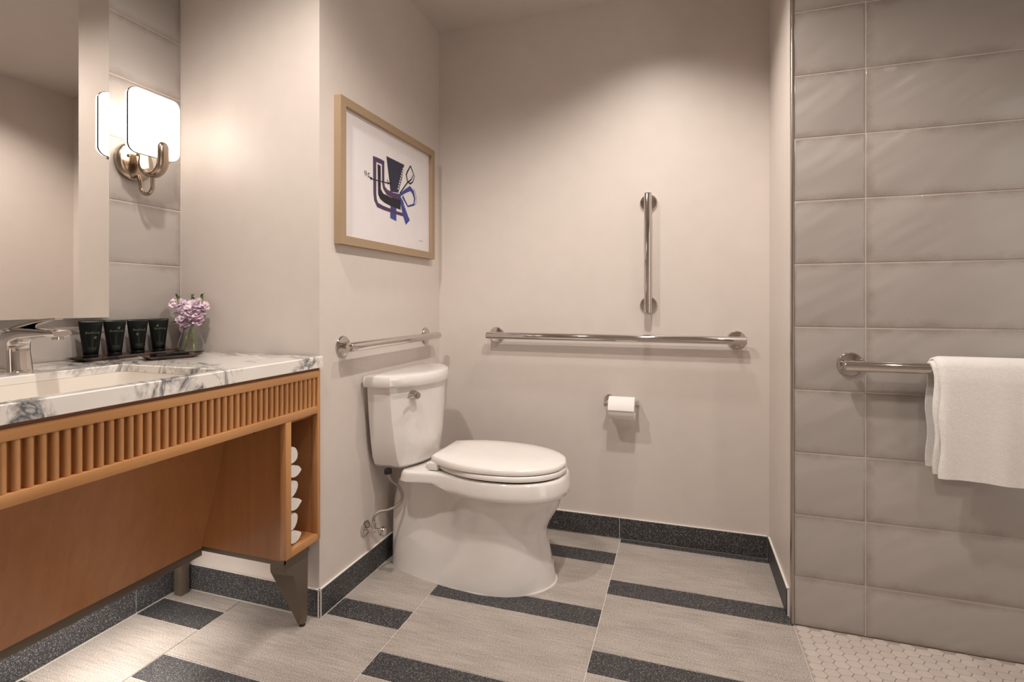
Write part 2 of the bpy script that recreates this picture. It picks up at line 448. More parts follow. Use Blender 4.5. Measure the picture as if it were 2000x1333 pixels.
# tiled skirting, each tile a piece, with a white caulk line
def skirting(name, axis, face, normal, joints, z=0.0905):
    a, b = joints[0], joints[-1]; t = 0.008*normal
    lo, hi = sorted((face, face + t*0.6)); bx_ = dict(x=(a, b), y=(lo, hi)) if axis == 'x' else dict(x=(lo, hi), y=(a, b))
    root = struct(box(name, bx_['x'], bx_['y'], (0.0, z+0.0015), 'caulk'))
    for p, q in zip(joints[:-1], joints[1:]):
        lo, hi = sorted((face + t*0.1, face + t))
        u = (p+0.0013, q-0.0013)
        box('skirting_tile', *((u, (lo, hi)) if axis == 'x' else ((lo, hi), u)), (0.0022, z-0.001), 'tile_charcoal', root, 0.0008, 1)
    lo, hi = sorted((face, face + t*0.85))
    cb = dict(x=(a, b), y=(lo, hi)) if axis == 'x' else dict(x=(lo, hi), y=(a, b))
    box('caulk_line', cb['x'], cb['y'], (z-0.0005, z+0.002), 'caulk', root)
    return root
skirting('baseboard_left', 'y', LX-0.001+0.005, 1, [-0.55, 0.055, 0.656, 1.257, AY-0.001])
skirting('baseboard_alcove', 'x', AY, -1, [LX+0.013, TX+0.0085])
skirting('baseboard_toilet', 'y', TX, 1, [AY-0.0085, 1.95, BY-0.0005])
skirting('baseboard_back', 'x', BY, -1, [TX+0.0085, -0.861, -0.261, SX-0.0085])
skirting('baseboard_stub', 'y', SX, -1, [1.915, BY-0.0085])

# ------------------------------------------------------------------ vanity
VX = -1.128; VY0, VY1 = 0.20, 1.424
van = thing('vanity_cabinet', 'orange-brown wooden vanity with reeded front and open knee space', 'vanity', (-1.4, 0.85, 0))
box('top_rail', (VX-0.022, VX), (VY0, 1.4103), (0.794, 0.817), 'wood_y', van, 0.0012)
box('bottom_rail', (VX-0.022, VX), (VY0, 1.4103), (0.677, 0.7005), 'wood_y', van, 0.0012)
box('reveal_strip', (VX-0.05, VX-0.004), (VY0, VY1-0.008), (0.815, 0.8257), 'dark_brown', van)
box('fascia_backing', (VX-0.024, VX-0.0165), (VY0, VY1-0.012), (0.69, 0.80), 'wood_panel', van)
sl = []
for k in range(9):
    a = PI*k/8; sl.append((0.0128*math.cos(a), 0.0063*math.sin(a)))
pitch = 0.0203
V = []
prof = [(-0.014, 0.0064)] + [(-0.0075 + 0.0075*math.sin(PI*k/8), 0.0064*math.cos(PI*k/8)) for k in range(9)] + [(-0.014, -0.0064)]
V, F = loft_vf([[(x, y, z) for x, y in prof] for z in (0.0, 0.0945)], True)
bm = bmesh.new(); vs = [bm.verts.new(v) for v in V]
for f in F: bm.faces.new([vs[q] for q in f])
bmesh.ops.recalc_face_normals(bm, faces=bm.faces)
sme = bpy.data.meshes.new('slat'); bm.to_mesh(sme); bm.free(); sme.materials.append(M['wood_z'])
for p in sme.polygons: p.use_smooth = True
sme.set_sharp_from_angle(angle=math.radians(40))
y = 1.4005
while y > VY0 + 0.02:
    put('slat', sme, None, van, (VX-0.0022, y, 0.7))
    y -= pitch
box('end_stile', (VX-0.022, VX), (1.4105, VY1), (0.262, 0.817), 'wood_z', van, 0.0012)
box('stile', (VX-0.022, VX), (1.268, 1.291), (0.262, 0.6768), 'wood_z', van, 0.0015)
box('niche_rail', (VX-0.022, VX), (1.2912, 1.4103), (0.262, 0.284), 'wood_y', van, 0.0012)
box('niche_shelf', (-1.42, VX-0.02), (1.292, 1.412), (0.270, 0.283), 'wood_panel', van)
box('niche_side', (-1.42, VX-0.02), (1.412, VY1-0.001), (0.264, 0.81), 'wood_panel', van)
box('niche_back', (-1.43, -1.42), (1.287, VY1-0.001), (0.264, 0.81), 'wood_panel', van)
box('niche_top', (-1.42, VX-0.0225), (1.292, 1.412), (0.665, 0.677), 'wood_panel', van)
def px_(z): return -1.372 - (0.602 - z)*0.101/0.361
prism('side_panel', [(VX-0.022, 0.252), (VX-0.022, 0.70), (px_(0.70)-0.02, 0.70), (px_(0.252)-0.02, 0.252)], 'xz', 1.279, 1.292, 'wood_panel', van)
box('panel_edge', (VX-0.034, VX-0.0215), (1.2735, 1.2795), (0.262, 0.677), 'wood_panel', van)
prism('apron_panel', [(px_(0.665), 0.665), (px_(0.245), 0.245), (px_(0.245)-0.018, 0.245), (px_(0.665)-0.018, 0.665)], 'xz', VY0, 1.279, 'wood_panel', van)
ap = box('rail_screw', (-1.262, -1.254), (1.2765, 1.2795), (0.632, 0.640), 'rubber', van, 0.003)
box('metal_rail', (px_(0.245)-0.03, px_(0.245)+0.001), (VY0, 1.28), (0.222, 0.245), 'bronze_metal', van, 0.001)
box('metal_rail', (px_(0.245)-0.03, -1.15), (1.281, 1.293), (0.236, 0.2525), 'bronze_metal', van, 0.001)
box('metal_rail', (-1.71, -1.16), (1.376, 1.409), (0.225, 0.255), 'bronze_metal', van, 0.001)
box('rear_leg', (-1.712, -1.678), (1.376, 1.410), (0.0, 0.2255), 'bronze_metal', van, 0.0015)
# tapered front leg
fl = [(1.286, 0.250), (1.286, 0.235), (1.290, 0.214), (1.300, 0.200), (1.3125, 0.192), (1.3235, 0.188), (1.366, 0.036), (1.3665, 0.010), (1.385, 0.010), (1.388, 0.030), (1.392, 0.262)]
fb = [(1.280, 0.235), (1.280, 0.232), (1.280, 0.222), (1.281, 0.213), (1.283, 0.208), (1.286, 0.203), (1.358, 0.024), (1.364, 0.010), (1.385, 0.010), (1.388, 0.030), (1.392, 0.262)]
secA = [(-1.150, p[0], p[1]) for p in fl]
secB = [(-1.150 - (0.018 + 0.030*min(1, max(0, (q[1]-0.03)/0.17))), q[0], q[1]) for q in fb]
loft('front_leg', [secA, secB], 'bronze_metal', van, True, False)
lathe('foot_pad', [(0.009, 0.0), (0.009, 0.012)], (-1.159, 1.375, 0.0), (0, 0, 1), 'rubber', van, 14)

# countertop with sink cut-out
cx0, cx1, cy0, cy1 = LX+0.0005, -1.120, VY0-0.01, 1.4265
hx0, hx1, hy0, hy1 = -1.52, -1.152, 0.42, 1.065
outer = [(cx0, cy0), (cx1, cy0), (cx1, cy1), (cx0, cy1)]
inner = [(hx0, hy0), (hx1, hy0), (hx1, hy1), (hx0, hy1)]
zt, zb, bv = 0.862, 0.826, 0.0025
V, F = [], []
def ringv(poly, z): 
    o = len(V); V.extend([(p[0], p[1], z) for p in poly]); return [o+i for i in range(len(poly))]
oT = ringv([(cx0, cy0+bv), (cx1-bv, cy0+bv), (cx1-bv, cy1-bv), (cx0, cy1-bv)], zt); oM = ringv(outer, zt-bv); oB = ringv(outer, zb)
iT = ringv([(hx0-bv, hy0-bv), (hx1+bv, hy0-bv), (hx1+bv, hy1+bv), (hx0-bv, hy1+bv)], zt); iM = ringv(inner, zt-bv); iB = ringv(inner, 0.842)
ap0 = [(cx0+0.018, cy0+0.018), (cx1-0.018, cy0+0.018), (cx1-0.018, cy1-0.018), (cx0+0.018, cy1-0.018)]; aB = ringv(ap0, zb); aM = ringv(ap0, 0.842)
for a, b in ((oT, oM), (oM, oB), (iT, iM), (iM, iB), (oT, iT), (oB, aB), (aB, aM), (aM, iB)):
    for i in range(4): j = (i+1) % 4; F.append((a[i], a[j], b[j], b[i]))
ct = mesh('countertop', V, F, 'marble', None, False)
tag(ct, 'white marble countertop with grey veins on the wooden vanity', 'countertop')
secs = []
for z, ins in ((0.826, -0.02), (0.8415, 0.0), (0.832, 0.002), (0.74, 0.012), (0.715, 0.03), (0.705, 0.07)):
    secs.append([(p[0], p[1], z) for p in rrect(hx0+ins, hx1-ins, hy0+ins, hy1-ins, 0.03 if ins < 0.03 else 0.04, 6)])
secs[0] = [(p[0], p[1], 0.8418) for p in rrect(hx0-0.012, hx1+0.012, hy0-0.012, hy1+0.012, 0.03, 6)]
secs2 = [[(p[0], p[1], z) for p in rrect(hx0-ins, hx1+ins, hy0-ins, hy1+ins, 0.03, 6)] for z, ins in ((0.697, -0.06), (0.708, -0.02), (0.74, -0.004), (0.834, 0.004), (0.8418, 0.012))]
V, F = loft_vf([s for s in secs2] + secs, False)
n = len(secs[0]); F.append(tuple(range(n))); F.append(tuple((len(secs2)+len(secs)-1)*n + i for i in range(n)))
sk = thing('sink', 'cream rectangular undermount sink below the marble countertop opening', 'sink', (-1.355, 0.74, 0.697))
mesh('basin', V, F, 'sink_ceramic', sk, True, 50)
lathe('drain', [(0.022, 0.0), (0.022, 0.002), (0.016, 0.003)], (-1.36, 0.80, 0.7052), (0, 0, 1), 'chrome', sk, 20)

# faucet
fa = thing('faucet', 'chrome single-lever basin faucet at the back of the marble counter', 'faucet', (-1.632, 0.872, 0.862))
FYC = 0.872
def fsec(p, t, hw, th, r=0.008):
    """rounded rectangle section across direction t (in xz), half-width hw along y, half thickness th"""
    t = Vector((t[0], 0, t[1])).normalized(); nrm = Vector((-t.z, 0, t.x))
    return [Vector((p[0], FYC, p[1])) + Vector((0, 1, 0))*a + nrm*b for a, b in rrect(-hw, hw, -th, th, min(r, th*0.9), 4)]
path = [((-1.632, 0.862), (0, 1), .0285, .027), ((-1.634, 0.885), (0, 1), .0275, .0255), ((-1.636, 0.91), (0, 1), .0265, .024), ((-1.636, 0.93), (.1, 1), .0265, .024),
        ((-1.630, 0.945), (.5, .9), .0265, .022), ((-1.612, 0.9555), (1, .45), .026, .018), ((-1.585, 0.960), (1, .1), .025, .0145), ((-1.54, 0.9615), (1, .02), .0235, .012),
        ((-1.49, 0.962), (1, 0), .0225, .0095), ((-1.455, 0.962), (1, 0), .0215, .008), ((-1.452, 0.962), (1, 0), .020, .006)]
loft('body', [fsec(*q) for q in path], 'chrome', fa, True, True, 50)
lathe('aerator', [(0.0115, 0.0), (0.0115, 0.007), (0.009, 0.008)], (-1.470, FYC, 0.9535), (0, 0, -1), 'chrome', fa, 18)
lev = [((-1.640, 0.966), (1, .10), .022, .0035), ((-1.615, 0.9715), (1, .2), .0215, .006), ((-1.585, 0.979), (1, .24), .019, .006), ((-1.545, 0.988), (1, .2), .0145, .0042), ((-1.50, 0.9955), (1, .12), .011, .003), ((-1.465, 0.998), (1, .05), .009, .0022)]
loft('lever', [fsec(*q) for q in lev], 'chrome', fa, True, True, 50)
lathe('base_ring', [(0.033, 0.0), (0.033, 0.002), (0.030, 0.0035)], (-1.632, FYC, 0.862), (0, 0, 1), 'chrome', fa, 24)

# mirror
MX = -1.712
mi = thing('wall_mirror', 'large frameless mirror on the tiled wall above the sink', 'mirror', (MX-0.01, 0.7, 0.99))
box('mirror_glass', (MX-0.003, MX), (0.22, 1.158), (0.991, 2.12), 'mirror', mi, 0.0008, 1)
box('backing', (LX-0.0005, MX-0.003), (0.25, 1.150), (1.0, 2.11), 'black_plastic', mi)

# wall sconce
sc = thing('wall_sconce', 'lit wall sconce with square opal glass between mirror and alcove corner', 'sconce', (-1.735, 1.252, 1.395))
lathe('backplate', [(0.062, -0.008), (0.062, 0.006), (0.055, 0.014), (0.045, 0.017), (0.0, 0.018)], (-1.735, 1.252, 1.505), (1, 0, 0), 'nickel', sc, 40)
lathe('screw', [(0.005, 0.0), (0.005, 0.006), (0.003, 0.008)], (-1.719, 1.222, 1.519), (1, 0, 0), 'nickel', sc, 12)
def slab(name, x0, x1, dome, mat):
    Y0, Y1, Z0, Z1 = 1.168, 1.334, 1.515, 1.72; secs = []
    for t in range(7):
        a = PI/2*t/6; ins = 0.016*(1-math.cos(a)); x = x0 + (x1-x0)*math.sin(a)
        secs.append([(x, p[0], p[1]) for p in rrect(Y0+ins, Y1-ins, Z0+ins, Z1-ins, 0.026-ins*0.6, 6)])
    secs.append([(x1 + dome, p[0], p[1]) for p in rrect(Y0+0.04, Y1-0.04, Z0+0.04, Z1-0.04, 0.012, 6)])
    return loft(name, secs, mat, sc, True, True, 60)
slab('glass_front', -1.6435, -1.620, 0.002, 'opal_glass'); slab('glass_back', -1.6475, -1.672, -0.002, 'opal_glass')
loft('band', [[(x, p[0], p[1]) for p in rrect(1.1665, 1.3355, 1.5135, 1.7215, 0.027, 6)] for x in (-1.6482, -1.6430)], 'lamp_dark', sc)
# clamp: thick U cradle around the lower edge, thin gooseneck below
u = [(-1.690, 1.252, 1.535), (-1.690, 1.252, 1.505)] + arc((-1.6475, 1.252, 1.50), 0.0425, PI, 2*PI, 12, 'xz') + [(-1.605, 1.252, 1.52), (-1.605, 1.252, 1.545), (-1.6055, 1.252, 1.556), (-1.606, 1.252, 1.561)]
rad = [0.010, 0.0125] + [0.0135]*13 + [0.0135, 0.0135, 0.010, 0.004]
tube('clamp', u, rad, 'nickel', sc, 18, flat=(0.80, 1.45))
tube('gooseneck', [(-1.716, 1.252, 1.46), (-1.708, 1.252, 1.442), (-1.704, 1.252, 1.425)] + arc((-1.677, 1.252, 1.422), 0.027, PI, 2*PI, 12, 'xz') + [(-1.65, 1.252, 1.44), (-1.65, 1.252, 1.458)], 0.0062, 'nickel', sc, 12)
for yy in (1.20, 1.302): lathe('glass_clip', [(0.004, 0.0), (0.004, 0.008), (0.006, 0.009), (0.006, 0.012)], (-1.6455, yy, 1.5175), (0, 0, -1), 'nickel', sc, 10)

# unseen second sconce past the mirror, added to brighten the alcove
def copy_tree(o, parent=None):
    c = o.copy(); C.objects.link(c); c.parent = parent
    for ch in o.children: copy_tree(ch, c)
    return c
fill_sconce = copy_tree(sc); fill_sconce.location.y = 0.128
tag(fill_sconce, 'added unseen fill sconce at the other side of the mirror', 'sconce', 'sconces flanking the mirror'); sc['group'] = 'sconces flanking the mirror'

# amenity tray and tubes
def tray(name, label, cx, cy, L, Wd, z, rz, lip):
    t = thing(name, label, 'tray', (cx, cy, z))
    hl, hw = L/2, Wd/2
    def R(a, b, c):
        q = math.cos(rz)*a - math.sin(rz)*b, math.sin(rz)*a + math.cos(rz)*b
        return (cx+q[0], cy+q[1], c)
    def rr(hw_, hl_, c): return [R(a, b, c) for a, b in ((-hw_, -hl_), (hw_, -hl_), (hw_, hl_), (-hw_, hl_))]
    s = [rr(hw-0.012, hl-0.022, z), rr(hw, hl, z+lip), rr(hw-0.002, hl-0.003, z+lip), rr(hw-0.013, hl-0.024, z+0.0035)]
    loft('dish', s, 'dark_wood', t, True, False)
    return t
tray('amenity_tray', 'long narrow dark wooden tray holding four black tubes', -1.695, 1.215, 0.335, 0.075, 0.862, 0.0, 0.012)
def text_mesh(body, size):
    cu = bpy.data.curves.new('txt', 'FONT'); cu.body = body; cu.size = size; cu.align_x = 'CENTER'; cu.extrude = 0.0002; cu.resolution_u = 2
    o = bpy.data.objects.new('txt', cu); C.objects.link(o); dg = bpy.context.evaluated_depsgraph_get()
    me = bpy.data.meshes.new_from_object(o.evaluated_get(dg)); bpy.data.objects.remove(o); return me
tx1 = text_mesh('BeeKind', 0.0098); tx2 = text_mesh('shampoo\nfor hair', 0.0052)
SPOTS = [(1.094, 0), (1.164, 1), (1.236, 2), (1.308, 3)]
LAB = ['black amenity tube, first on the tray, nearest the faucet', 'black amenity tube, second from the faucet on the tray',
       'black amenity tube, third from the faucet on the tray', 'black amenity tube, last on the tray, nearest the flowers']
for yc, k in SPOTS:
    xc = -1.697; z0 = 0.8658; yaw = math.radians(-28)
    t = thing('amenity_tube', LAB[k], 'tube', (xc, yc, z0), 'black amenity tubes on the tray')
    secs = []
    for q in range(9):
        f = q/8.0; z = 0.016 + f*0.094
        hw = 0.0185 + 0.0105*f; th = 0.0165*(1-f**1.5) + 0.0012
        secs.append([(th*math.cos(2*PI*i/24), hw*math.sin(2*PI*i/24), z) for i in range(24)])
    secs.append([(0.001*math.cos(2*PI*i/24), 0.029*math.sin(2*PI*i/24), 0.117) for i in range(24)])
    V, F = loft_vf(secs, True); me = bpy.data.meshes.new('body'); bm = bmesh.new(); vs = [bm.verts.new(v) for v in V]
    for f in F: bm.faces.new([vs[i] for i in f])
    bmesh.ops.recalc_face_normals(bm, faces=bm.faces); bm.to_mesh(me); bm.free()
    b = put('body', me, 'black_plastic', t, (xc, yc, z0), (0, 0, yaw), True)
    BM = Matrix.Translation((xc, yc, z0)) @ Matrix.Rotation(yaw, 4, 'Z')
    V, F = loft_vf([[(r_*math.cos(2*PI*i/24), (r_+0.001)*math.sin(2*PI*i/24), z) for i in range(24)] for r_, z in ((0.0175, 0), (0.0178, 0.0145), (0.0165, 0.0158))], True)
    me = bpy.data.meshes.new('cap'); me.from_pydata(V, [], F); put('cap', me, 'black_plastic', t, (xc, yc, z0), (0, 0, yaw), True)
    zt_ = [0.078, 0.080, 0.080, 0.081][k]
    for me_, z, x in ((tx1, zt_, 0.0102), (tx2, 0.035, 0.0158)):
        off = Matrix.Rotation(yaw, 3, 'Z') @ Vector((x, 0.003, z))
        o = put('print', me_, 'green_print', None, Vector((xc, yc, z0)) + off, (PI/2 - (0.16 if z > 0.05 else 0.1), 0, PI/2 + yaw)); under(o, b, BM)
    # small leaf emblem
    lz, ly = [(0.066, 0.010), (0.092, 0.010), (0.069, -0.002), (0.093, -0.004)][k]
    lv = [(0, -0.004, 0), (0, 0.0, 0.0045), (0, 0.005, 0.004), (0, 0.001, 0.0), (0, 0.0035, -0.004), (0, -0.001, -0.0035)]
    lv2 = lv + [(0.0004, v[1], v[2]) for v in lv]
    me = bpy.data.meshes.new('emblem'); me.from_pydata(lv2, [], [tuple(range(6))[::-1], tuple(range(6, 12))] + [(i, (i+1) % 6, 6+(i+1) % 6, 6+i) for i in range(6)])
    xx = 0.0165*(1-((lz-0.016)/0.094)**1.5) + 0.0022
    o = put('emblem', me, 'green_print', None, Vector((xc, yc, z0)) + Matrix.Rotation(yaw, 3, 'Z') @ Vector((xx, ly, lz)), (0, -0.15, yaw)); under(o, b, BM)

# soap dish + soap
tray('soap_dish', 'small dark wooden soap dish in front of the flower vase', -1.535, 1.222, 0.155, 0.085, 0.862, math.radians(-18), 0.011)
bm = box_bm((-0.026, 0.026), (-0.046, 0.046), (0, 0.014), 0.0015, 2); me = bpy.data.meshes.new('soap_box'); bm.to_mesh(me); bm.free()
so = put('soap_box', me, 'black_plastic', None, (-1.535, 1.220, 0.8657), (0, 0, math.radians(-18)), True)
tag(so, 'flat black soap box lying in the small wooden dish', 'soap')

# vase
VXc, VYc, VZ = -1.634, 1.379, 0.862
pf = [(0.0, 0.0), (0.034, 0.0), (0.039, 0.006), (0.0415, 0.02), (0.040, 0.036), (0.034, 0.055), (0.029, 0.07), (0.0285, 0.082), (0.031, 0.094), (0.0295, 0.094), (0.0268, 0.082), (0.0273, 0.07), (0.032, 0.055), (0.038, 0.036), (0.0395, 0.02), (0.037, 0.008), (0.030, 0.006), (0.0, 0.006)]
va = lathe('flower_vase', pf, (VXc, VYc, VZ), (0, 0, 1), 'glass', None, 40, False)
tag(va, 'small clear glass bud vase in the counter corner', 'vase')

def blossom_mesh(seed, R):
    rnd = random.Random(seed); V, F = [], []
    for ringk, (np_, tilt, ln) in enumerate(((7, 0.25, 1.0), (7, 0.75, 0.85), (5, 1.15, 0.65))):
        for i in range(np_):
            a = 2*PI*i/np_ + ringk*0.45 + rnd.uniform(-.2, .2); L = R*ln*rnd.uniform(.85, 1.1); t = tilt + rnd.uniform(-.15, .15)
            w = L*0.62; o = len(V)
            for r_ in range(4):
                f = r_/3.0; rad = L*f*math.cos(t - f*0.5); zz = L*f*math.sin(t) + 0.15*R*math.sin(f*PI) - R*0.2
                for c_ in (-1, 0, 1):
                    ww = w*math.sin(min(1, f*1.25)*PI*0.5)*(1 - 0.25*(f > 0.9))*c_*0.62
                    rip = rnd.uniform(-.07, .07)*R*f
                    V.append((rad*math.cos(a) - ww*math.sin(a), rad*math.sin(a) + ww*math.cos(a), zz + rip + abs(c_)*0.12*R*f))
            for r_ in range(3):
                for c_ in range(2):
                    b = o + r_*3 + c_; F.append((b, b+1, b+4, b+3))
    me = bpy.data.meshes.new('blossom'); me.from_pydata(V, [], F); me.materials.append(M['petal'])
    for p in me.polygons: p.use_smooth = True
    return me
BL = [blossom_mesh(i, 0.0225) for i in range(5)]
def leaf_mesh(L, W_):
    V = []; F = []
    for i in range(5):
        f = i/4; ww = W_*math.sin(PI*min(0.98, f*0.9+0.08)); z = 0.18*L*math.sin(f*PI)
        V += [(f*L, -ww, z), (f*L, 0, z-0.1*W_), (f*L, ww, z)]
    for i in range(4):
        for c_ in range(2): b = i*3+c_; F.append((b, b+1, b+4, b+3))
    me = bpy.data.meshes.new('leaf'); me.from_pydata(V, [], F); me.materials.append(M['leaf_green'])
    for p in me.polygons: p.use_smooth = True
    return me
LF = leaf_mesh(0.024, 0.0045); LF2 = leaf_mesh(0.021, 0.0038)
r_img = Vector((0.95, 0.311, 0)); d_img = Vector((-0.311, 0.95, 0))
# stems given as offsets (right, depth, z) from the vase centre
ST = [('pale lilac flower stem leaning left in the glass vase', (-0.026, 0.004, 0.008), (-0.046, -0.004, 0.185), [(-0.047, 0.0, 0.170, 1.15), (-0.036, -0.006, 0.142, 1.05), (-0.026, -0.010, 0.112, 1.0), (-0.018, -0.006, 0.086, 0.85)]),
      ('pale lilac flower stem upright in the middle of the vase', (0.010, 0.0, 0.008), (0.0, 0.004, 0.182), [(0.012, -0.012, 0.160, 1.2), (-0.010, -0.004, 0.148, 0.9), (-0.012, -0.014, 0.122, 1.0), (0.008, -0.014, 0.130, 1.05), (-0.006, 0.012, 0.168, 1.0), (-0.004, -0.012, 0.098, 0.8)]),
      ('pale lilac flower stem leaning right in the glass vase', (0.004, 0.010, 0.008), (0.040, 0.0, 0.185), [(0.042, -0.004, 0.158, 1.1), (0.034, -0.010, 0.134, 1.1), (0.028, 0.006, 0.172, 0.95), (0.026, -0.006, 0.110, 0.95)])]
def at(o): return Vector((VXc, VYc, VZ)) + r_img*o[0] + d_img*o[1] + Vector((0, 0, o[2]))
rnd = random.Random(3)
for lab, b0, tip, bl in ST:
    A, B = at(b0), at(tip)
    t = thing('lilac_flower', lab, 'flower', A, 'lilac flower stems in the vase')
    mid = at((b0[0]*0.2, b0[1]*0.2, 0.082))
    pts = [A, A.lerp(mid, 0.5), mid, mid.lerp(B, 0.35), mid.lerp(B, 0.7), B]
    tube('stem', pts, [0.0034, 0.0032, 0.003, 0.0026, 0.002, 0.0014], 'stem_green', t, 8)
    for q in bl:
        o = put('blossom', rnd.choice(BL), None, t, at(q[:3]), (rnd.uniform(0.5, 1.0), rnd.uniform(-.5, .7), rnd.uniform(-.5, 1.2)))
        o.scale = (q[3],)*3
    for i in range(6):
        put('bud_leaf', LF2, None, t, B + Vector((rnd.uniform(-.006, .006), rnd.uniform(-.006, .006), rnd.uniform(-.004, .010))), (0, -rnd.uniform(0.1, 1.0), 2*PI*i/6 + rnd.uniform(-.3, .3)))
    for i in range(5):
        f = 0.15 + 0.13*i; put('leaf', LF, None, t, mid.lerp(B, f), (0, -rnd.uniform(0.4, 1.1), rnd.uniform(0, 2*PI)))

# ------------------------------------------------------------------ rolled towels in the niche
def folded_towel(zc, lab, seed):
    rnd = random.Random(seed); t = thing('rolled_towel', lab, 'towel', (-1.28, 1.335, zc), 'white towels in the vanity niche')
    # main roll, axis along x, plus a fold flap underneath
    for nm, cy, cz, ry, rz, x1 in (('roll', 1.326, zc+0.070, 0.034, 0.032, -1.158), ('fold', 1.331, zc+0.020, 0.037, 0.0215, -1.150)):
        secs = []
        for k in range(13):
            f = k/12; x = -1.405 + (x1+1.405)*f; e = math.sin(PI*min(1, max(0, (1-f)*6)/1)/2) if f > 0.83 else 1
            e = max(0.80, e); ring = []
            for i in range(26):
                a = 2*PI*i/26; q = 1 + 0.05*math.sin(3*a + seed + k*0.4) + rnd.uniform(-.02, .02)
                yy = cy + ry*e*q*math.cos(a); zz = cz + rz*e*q*math.sin(a)
                if nm == 'fold': zz = cz + rz*e*math.sin(a)*(1 - 0.55*abs(math.cos(a))**3)
                ring.append((x, min(1.410, max(1.2935, yy)), max(zz, zc+0.0008)))
            secs.append(ring)
        loft(nm, secs, 'terry', t, True, True, 80)
folded_towel(0.2832, 'lowest of three white rolled towels in the vanity niche', 1)
folded_towel(0.3862, 'middle of three white rolled towels in the vanity niche', 2)
folded_towel(0.4892, 'topmost of three white rolled towels in the vanity niche', 5)

# ------------------------------------------------------------------ framed picture
ax, ay0, ay1, az0, az1 = TX, 1.506, 2.216, 1.240, 1.752
pic = thing('framed_picture', 'abstract purple and black print in a pale wooden frame', 'picture', (TX+0.012, 1.86, az0))
FW = 0.030
def fpiece(nm, pts): 
    V = [(TX+0.0005, p[0], p[1]) for p in pts] + [(TX+0.028, p[0], p[1]) for p in pts]
    mesh(nm, V, [(0, 1, 2, 3), (4, 5, 6, 7), (0, 1, 5, 4), (1, 2, 6, 5), (2, 3, 7, 6), (3, 0, 4, 7)], 'frame_wood', pic)
O = [(ay0, az0), (ay1, az0), (ay1, az1), (ay0, az1)]; I = [(ay0+FW, az0+FW), (ay1-FW, az0+FW), (ay1-FW, az1-FW), (ay0+FW, az1-FW)]
for i in range(4): j = (i+1) % 4; fpiece('frame_rail', [O[i], O[j], I[j], I[i]])
pp = box('print_sheet', (TX+0.004, TX+0.012), (ay0+FW, ay1-FW), (az0+FW, az1-FW), 'art_paper', pic)
def ink(nm, poly, mat, lay):
    # flat printed shape lying on the sheet
    x = TX + 0.0121 + lay*0.00012
    V = [(x, p[0], p[1]) for p in poly] + [(x+0.0001, p[0], p[1]) for p in poly]; n = len(poly)
    mesh(nm, V, [tuple(range(n)), tuple(range(n, 2*n))] + [(i, (i+1) % n, n+(i+1) % n, n+i) for i in range(n)], mat, pp)
def stroke(poly, w):
    L, R_ = [], []
    for i, p in enumerate(poly):
        a = poly[max(i-1, 0)]; b = poly[min(i+1, len(poly)-1)]; dx, dy = b[0]-a[0], b[1]-a[1]; l = math.hypot(dx, dy) or 1
        ww = w[i] if hasattr(w, '__len__') else w
        L.append((p[0]-dy/l*ww, p[1]+dx/l*ww)); R_.append((p[0]+dy/l*ww, p[1]-dx/l*ww))
    return L + R_[::-1]
ink('ink_shape', [(1.8186, 1.6242), (1.9593, 1.6242), (1.94, 1.56), (1.9109, 1.4949), (1.8496, 1.4879), (1.8396, 1.5334)], 'ink_slate', 1)
ink('ink_shape', [(1.8496, 1.43), (1.8953, 1.43), (1.8953, 1.3741), (1.8471, 1.3802)], 'ink_blue', 1)
ink('ink_shape', [(1.9109, 1.4949), (1.9484, 1.4691), (2.0068, 1.3948), (1.9731, 1.3702), (1.9484, 1.4055), (1.9215, 1.4696)], 'ink_blue', 1)
ink('ink_shape', stroke([(1.735, 1.6), (1.7365, 1.46), (1.741, 1.434), (1.756, 1.417), (1.80, 1.4125), (1.88, 1.4105), (1.948, 1.4095)], [.011, .010, .010, .0095, .008, .0075, .007]), 'ink_purple', 2)
ink('ink_shape', stroke([(1.7461, 1.5915), (1.7864, 1.5918)], .0095), 'ink_purple', 2)
ink('ink_shape', stroke([(1.795, 1.60), (1.7955, 1.512), (1.802, 1.493), (1.825, 1.480), (1.87, 1.4765), (1.93, 1.4795)], [.0085, .0085, .009, .011, .0115, .013]), 'ink_purple', 2)
ink('ink_shape', [(1.7552, 1.5767), (1.7773, 1.5746), (1.7783, 1.4838), (1.7961, 1.4694), (1.8545, 1.465), (1.9295, 1.4684), (1.9295, 1.4272), (1.8496, 1.4296), (1.8009, 1.4353), (1.7727, 1.4443), (1.7589, 1.4594)], 'ink_black', 3)
ink('ink_shape', stroke([(2.0125, 1.633), (1.985, 1.60), (1.9765, 1.585), (1.987, 1.560), (2.0097, 1.554), (2.0328, 1.567), (2.048, 1.595), (2.0125, 1.633)], [.003, .004, .005, .004, .004, .003, .003, .004]), 'ink_black', 2)
ink('ink_shape', stroke([(2.035, 1.598), (2.020, 1.575), (1.987, 1.5551), (1.9215, 1.4943)], [.002, .003, .0035, .003]), 'ink_black', 3)
ink('ink_shape', stroke([(1.925, 1.489), (1.9648, 1.512), (2.0097, 1.534), (2.036, 1.522), (2.050, 1.498), (2.042, 1.469), (1.99, 1.4525), (1.955, 1.479), (1.945, 1.488)], [.006, .008, .011, .010, .0065, .005, .004, .006, .007]), 'ink_blue', 3)
ink('ink_shape', stroke([(2.045, 1.54), (2.066, 1.505), (2.062, 1.478), (2.042, 1.465)], .0014), 'ink_black', 3)
ink('ink_shape', stroke([(1.70, 1.512), (1.7228, 1.5098), (1.78, 1.514), (1.86, 1.521)], [.003, .0022, .002, .003]), 'ink_black', 4)
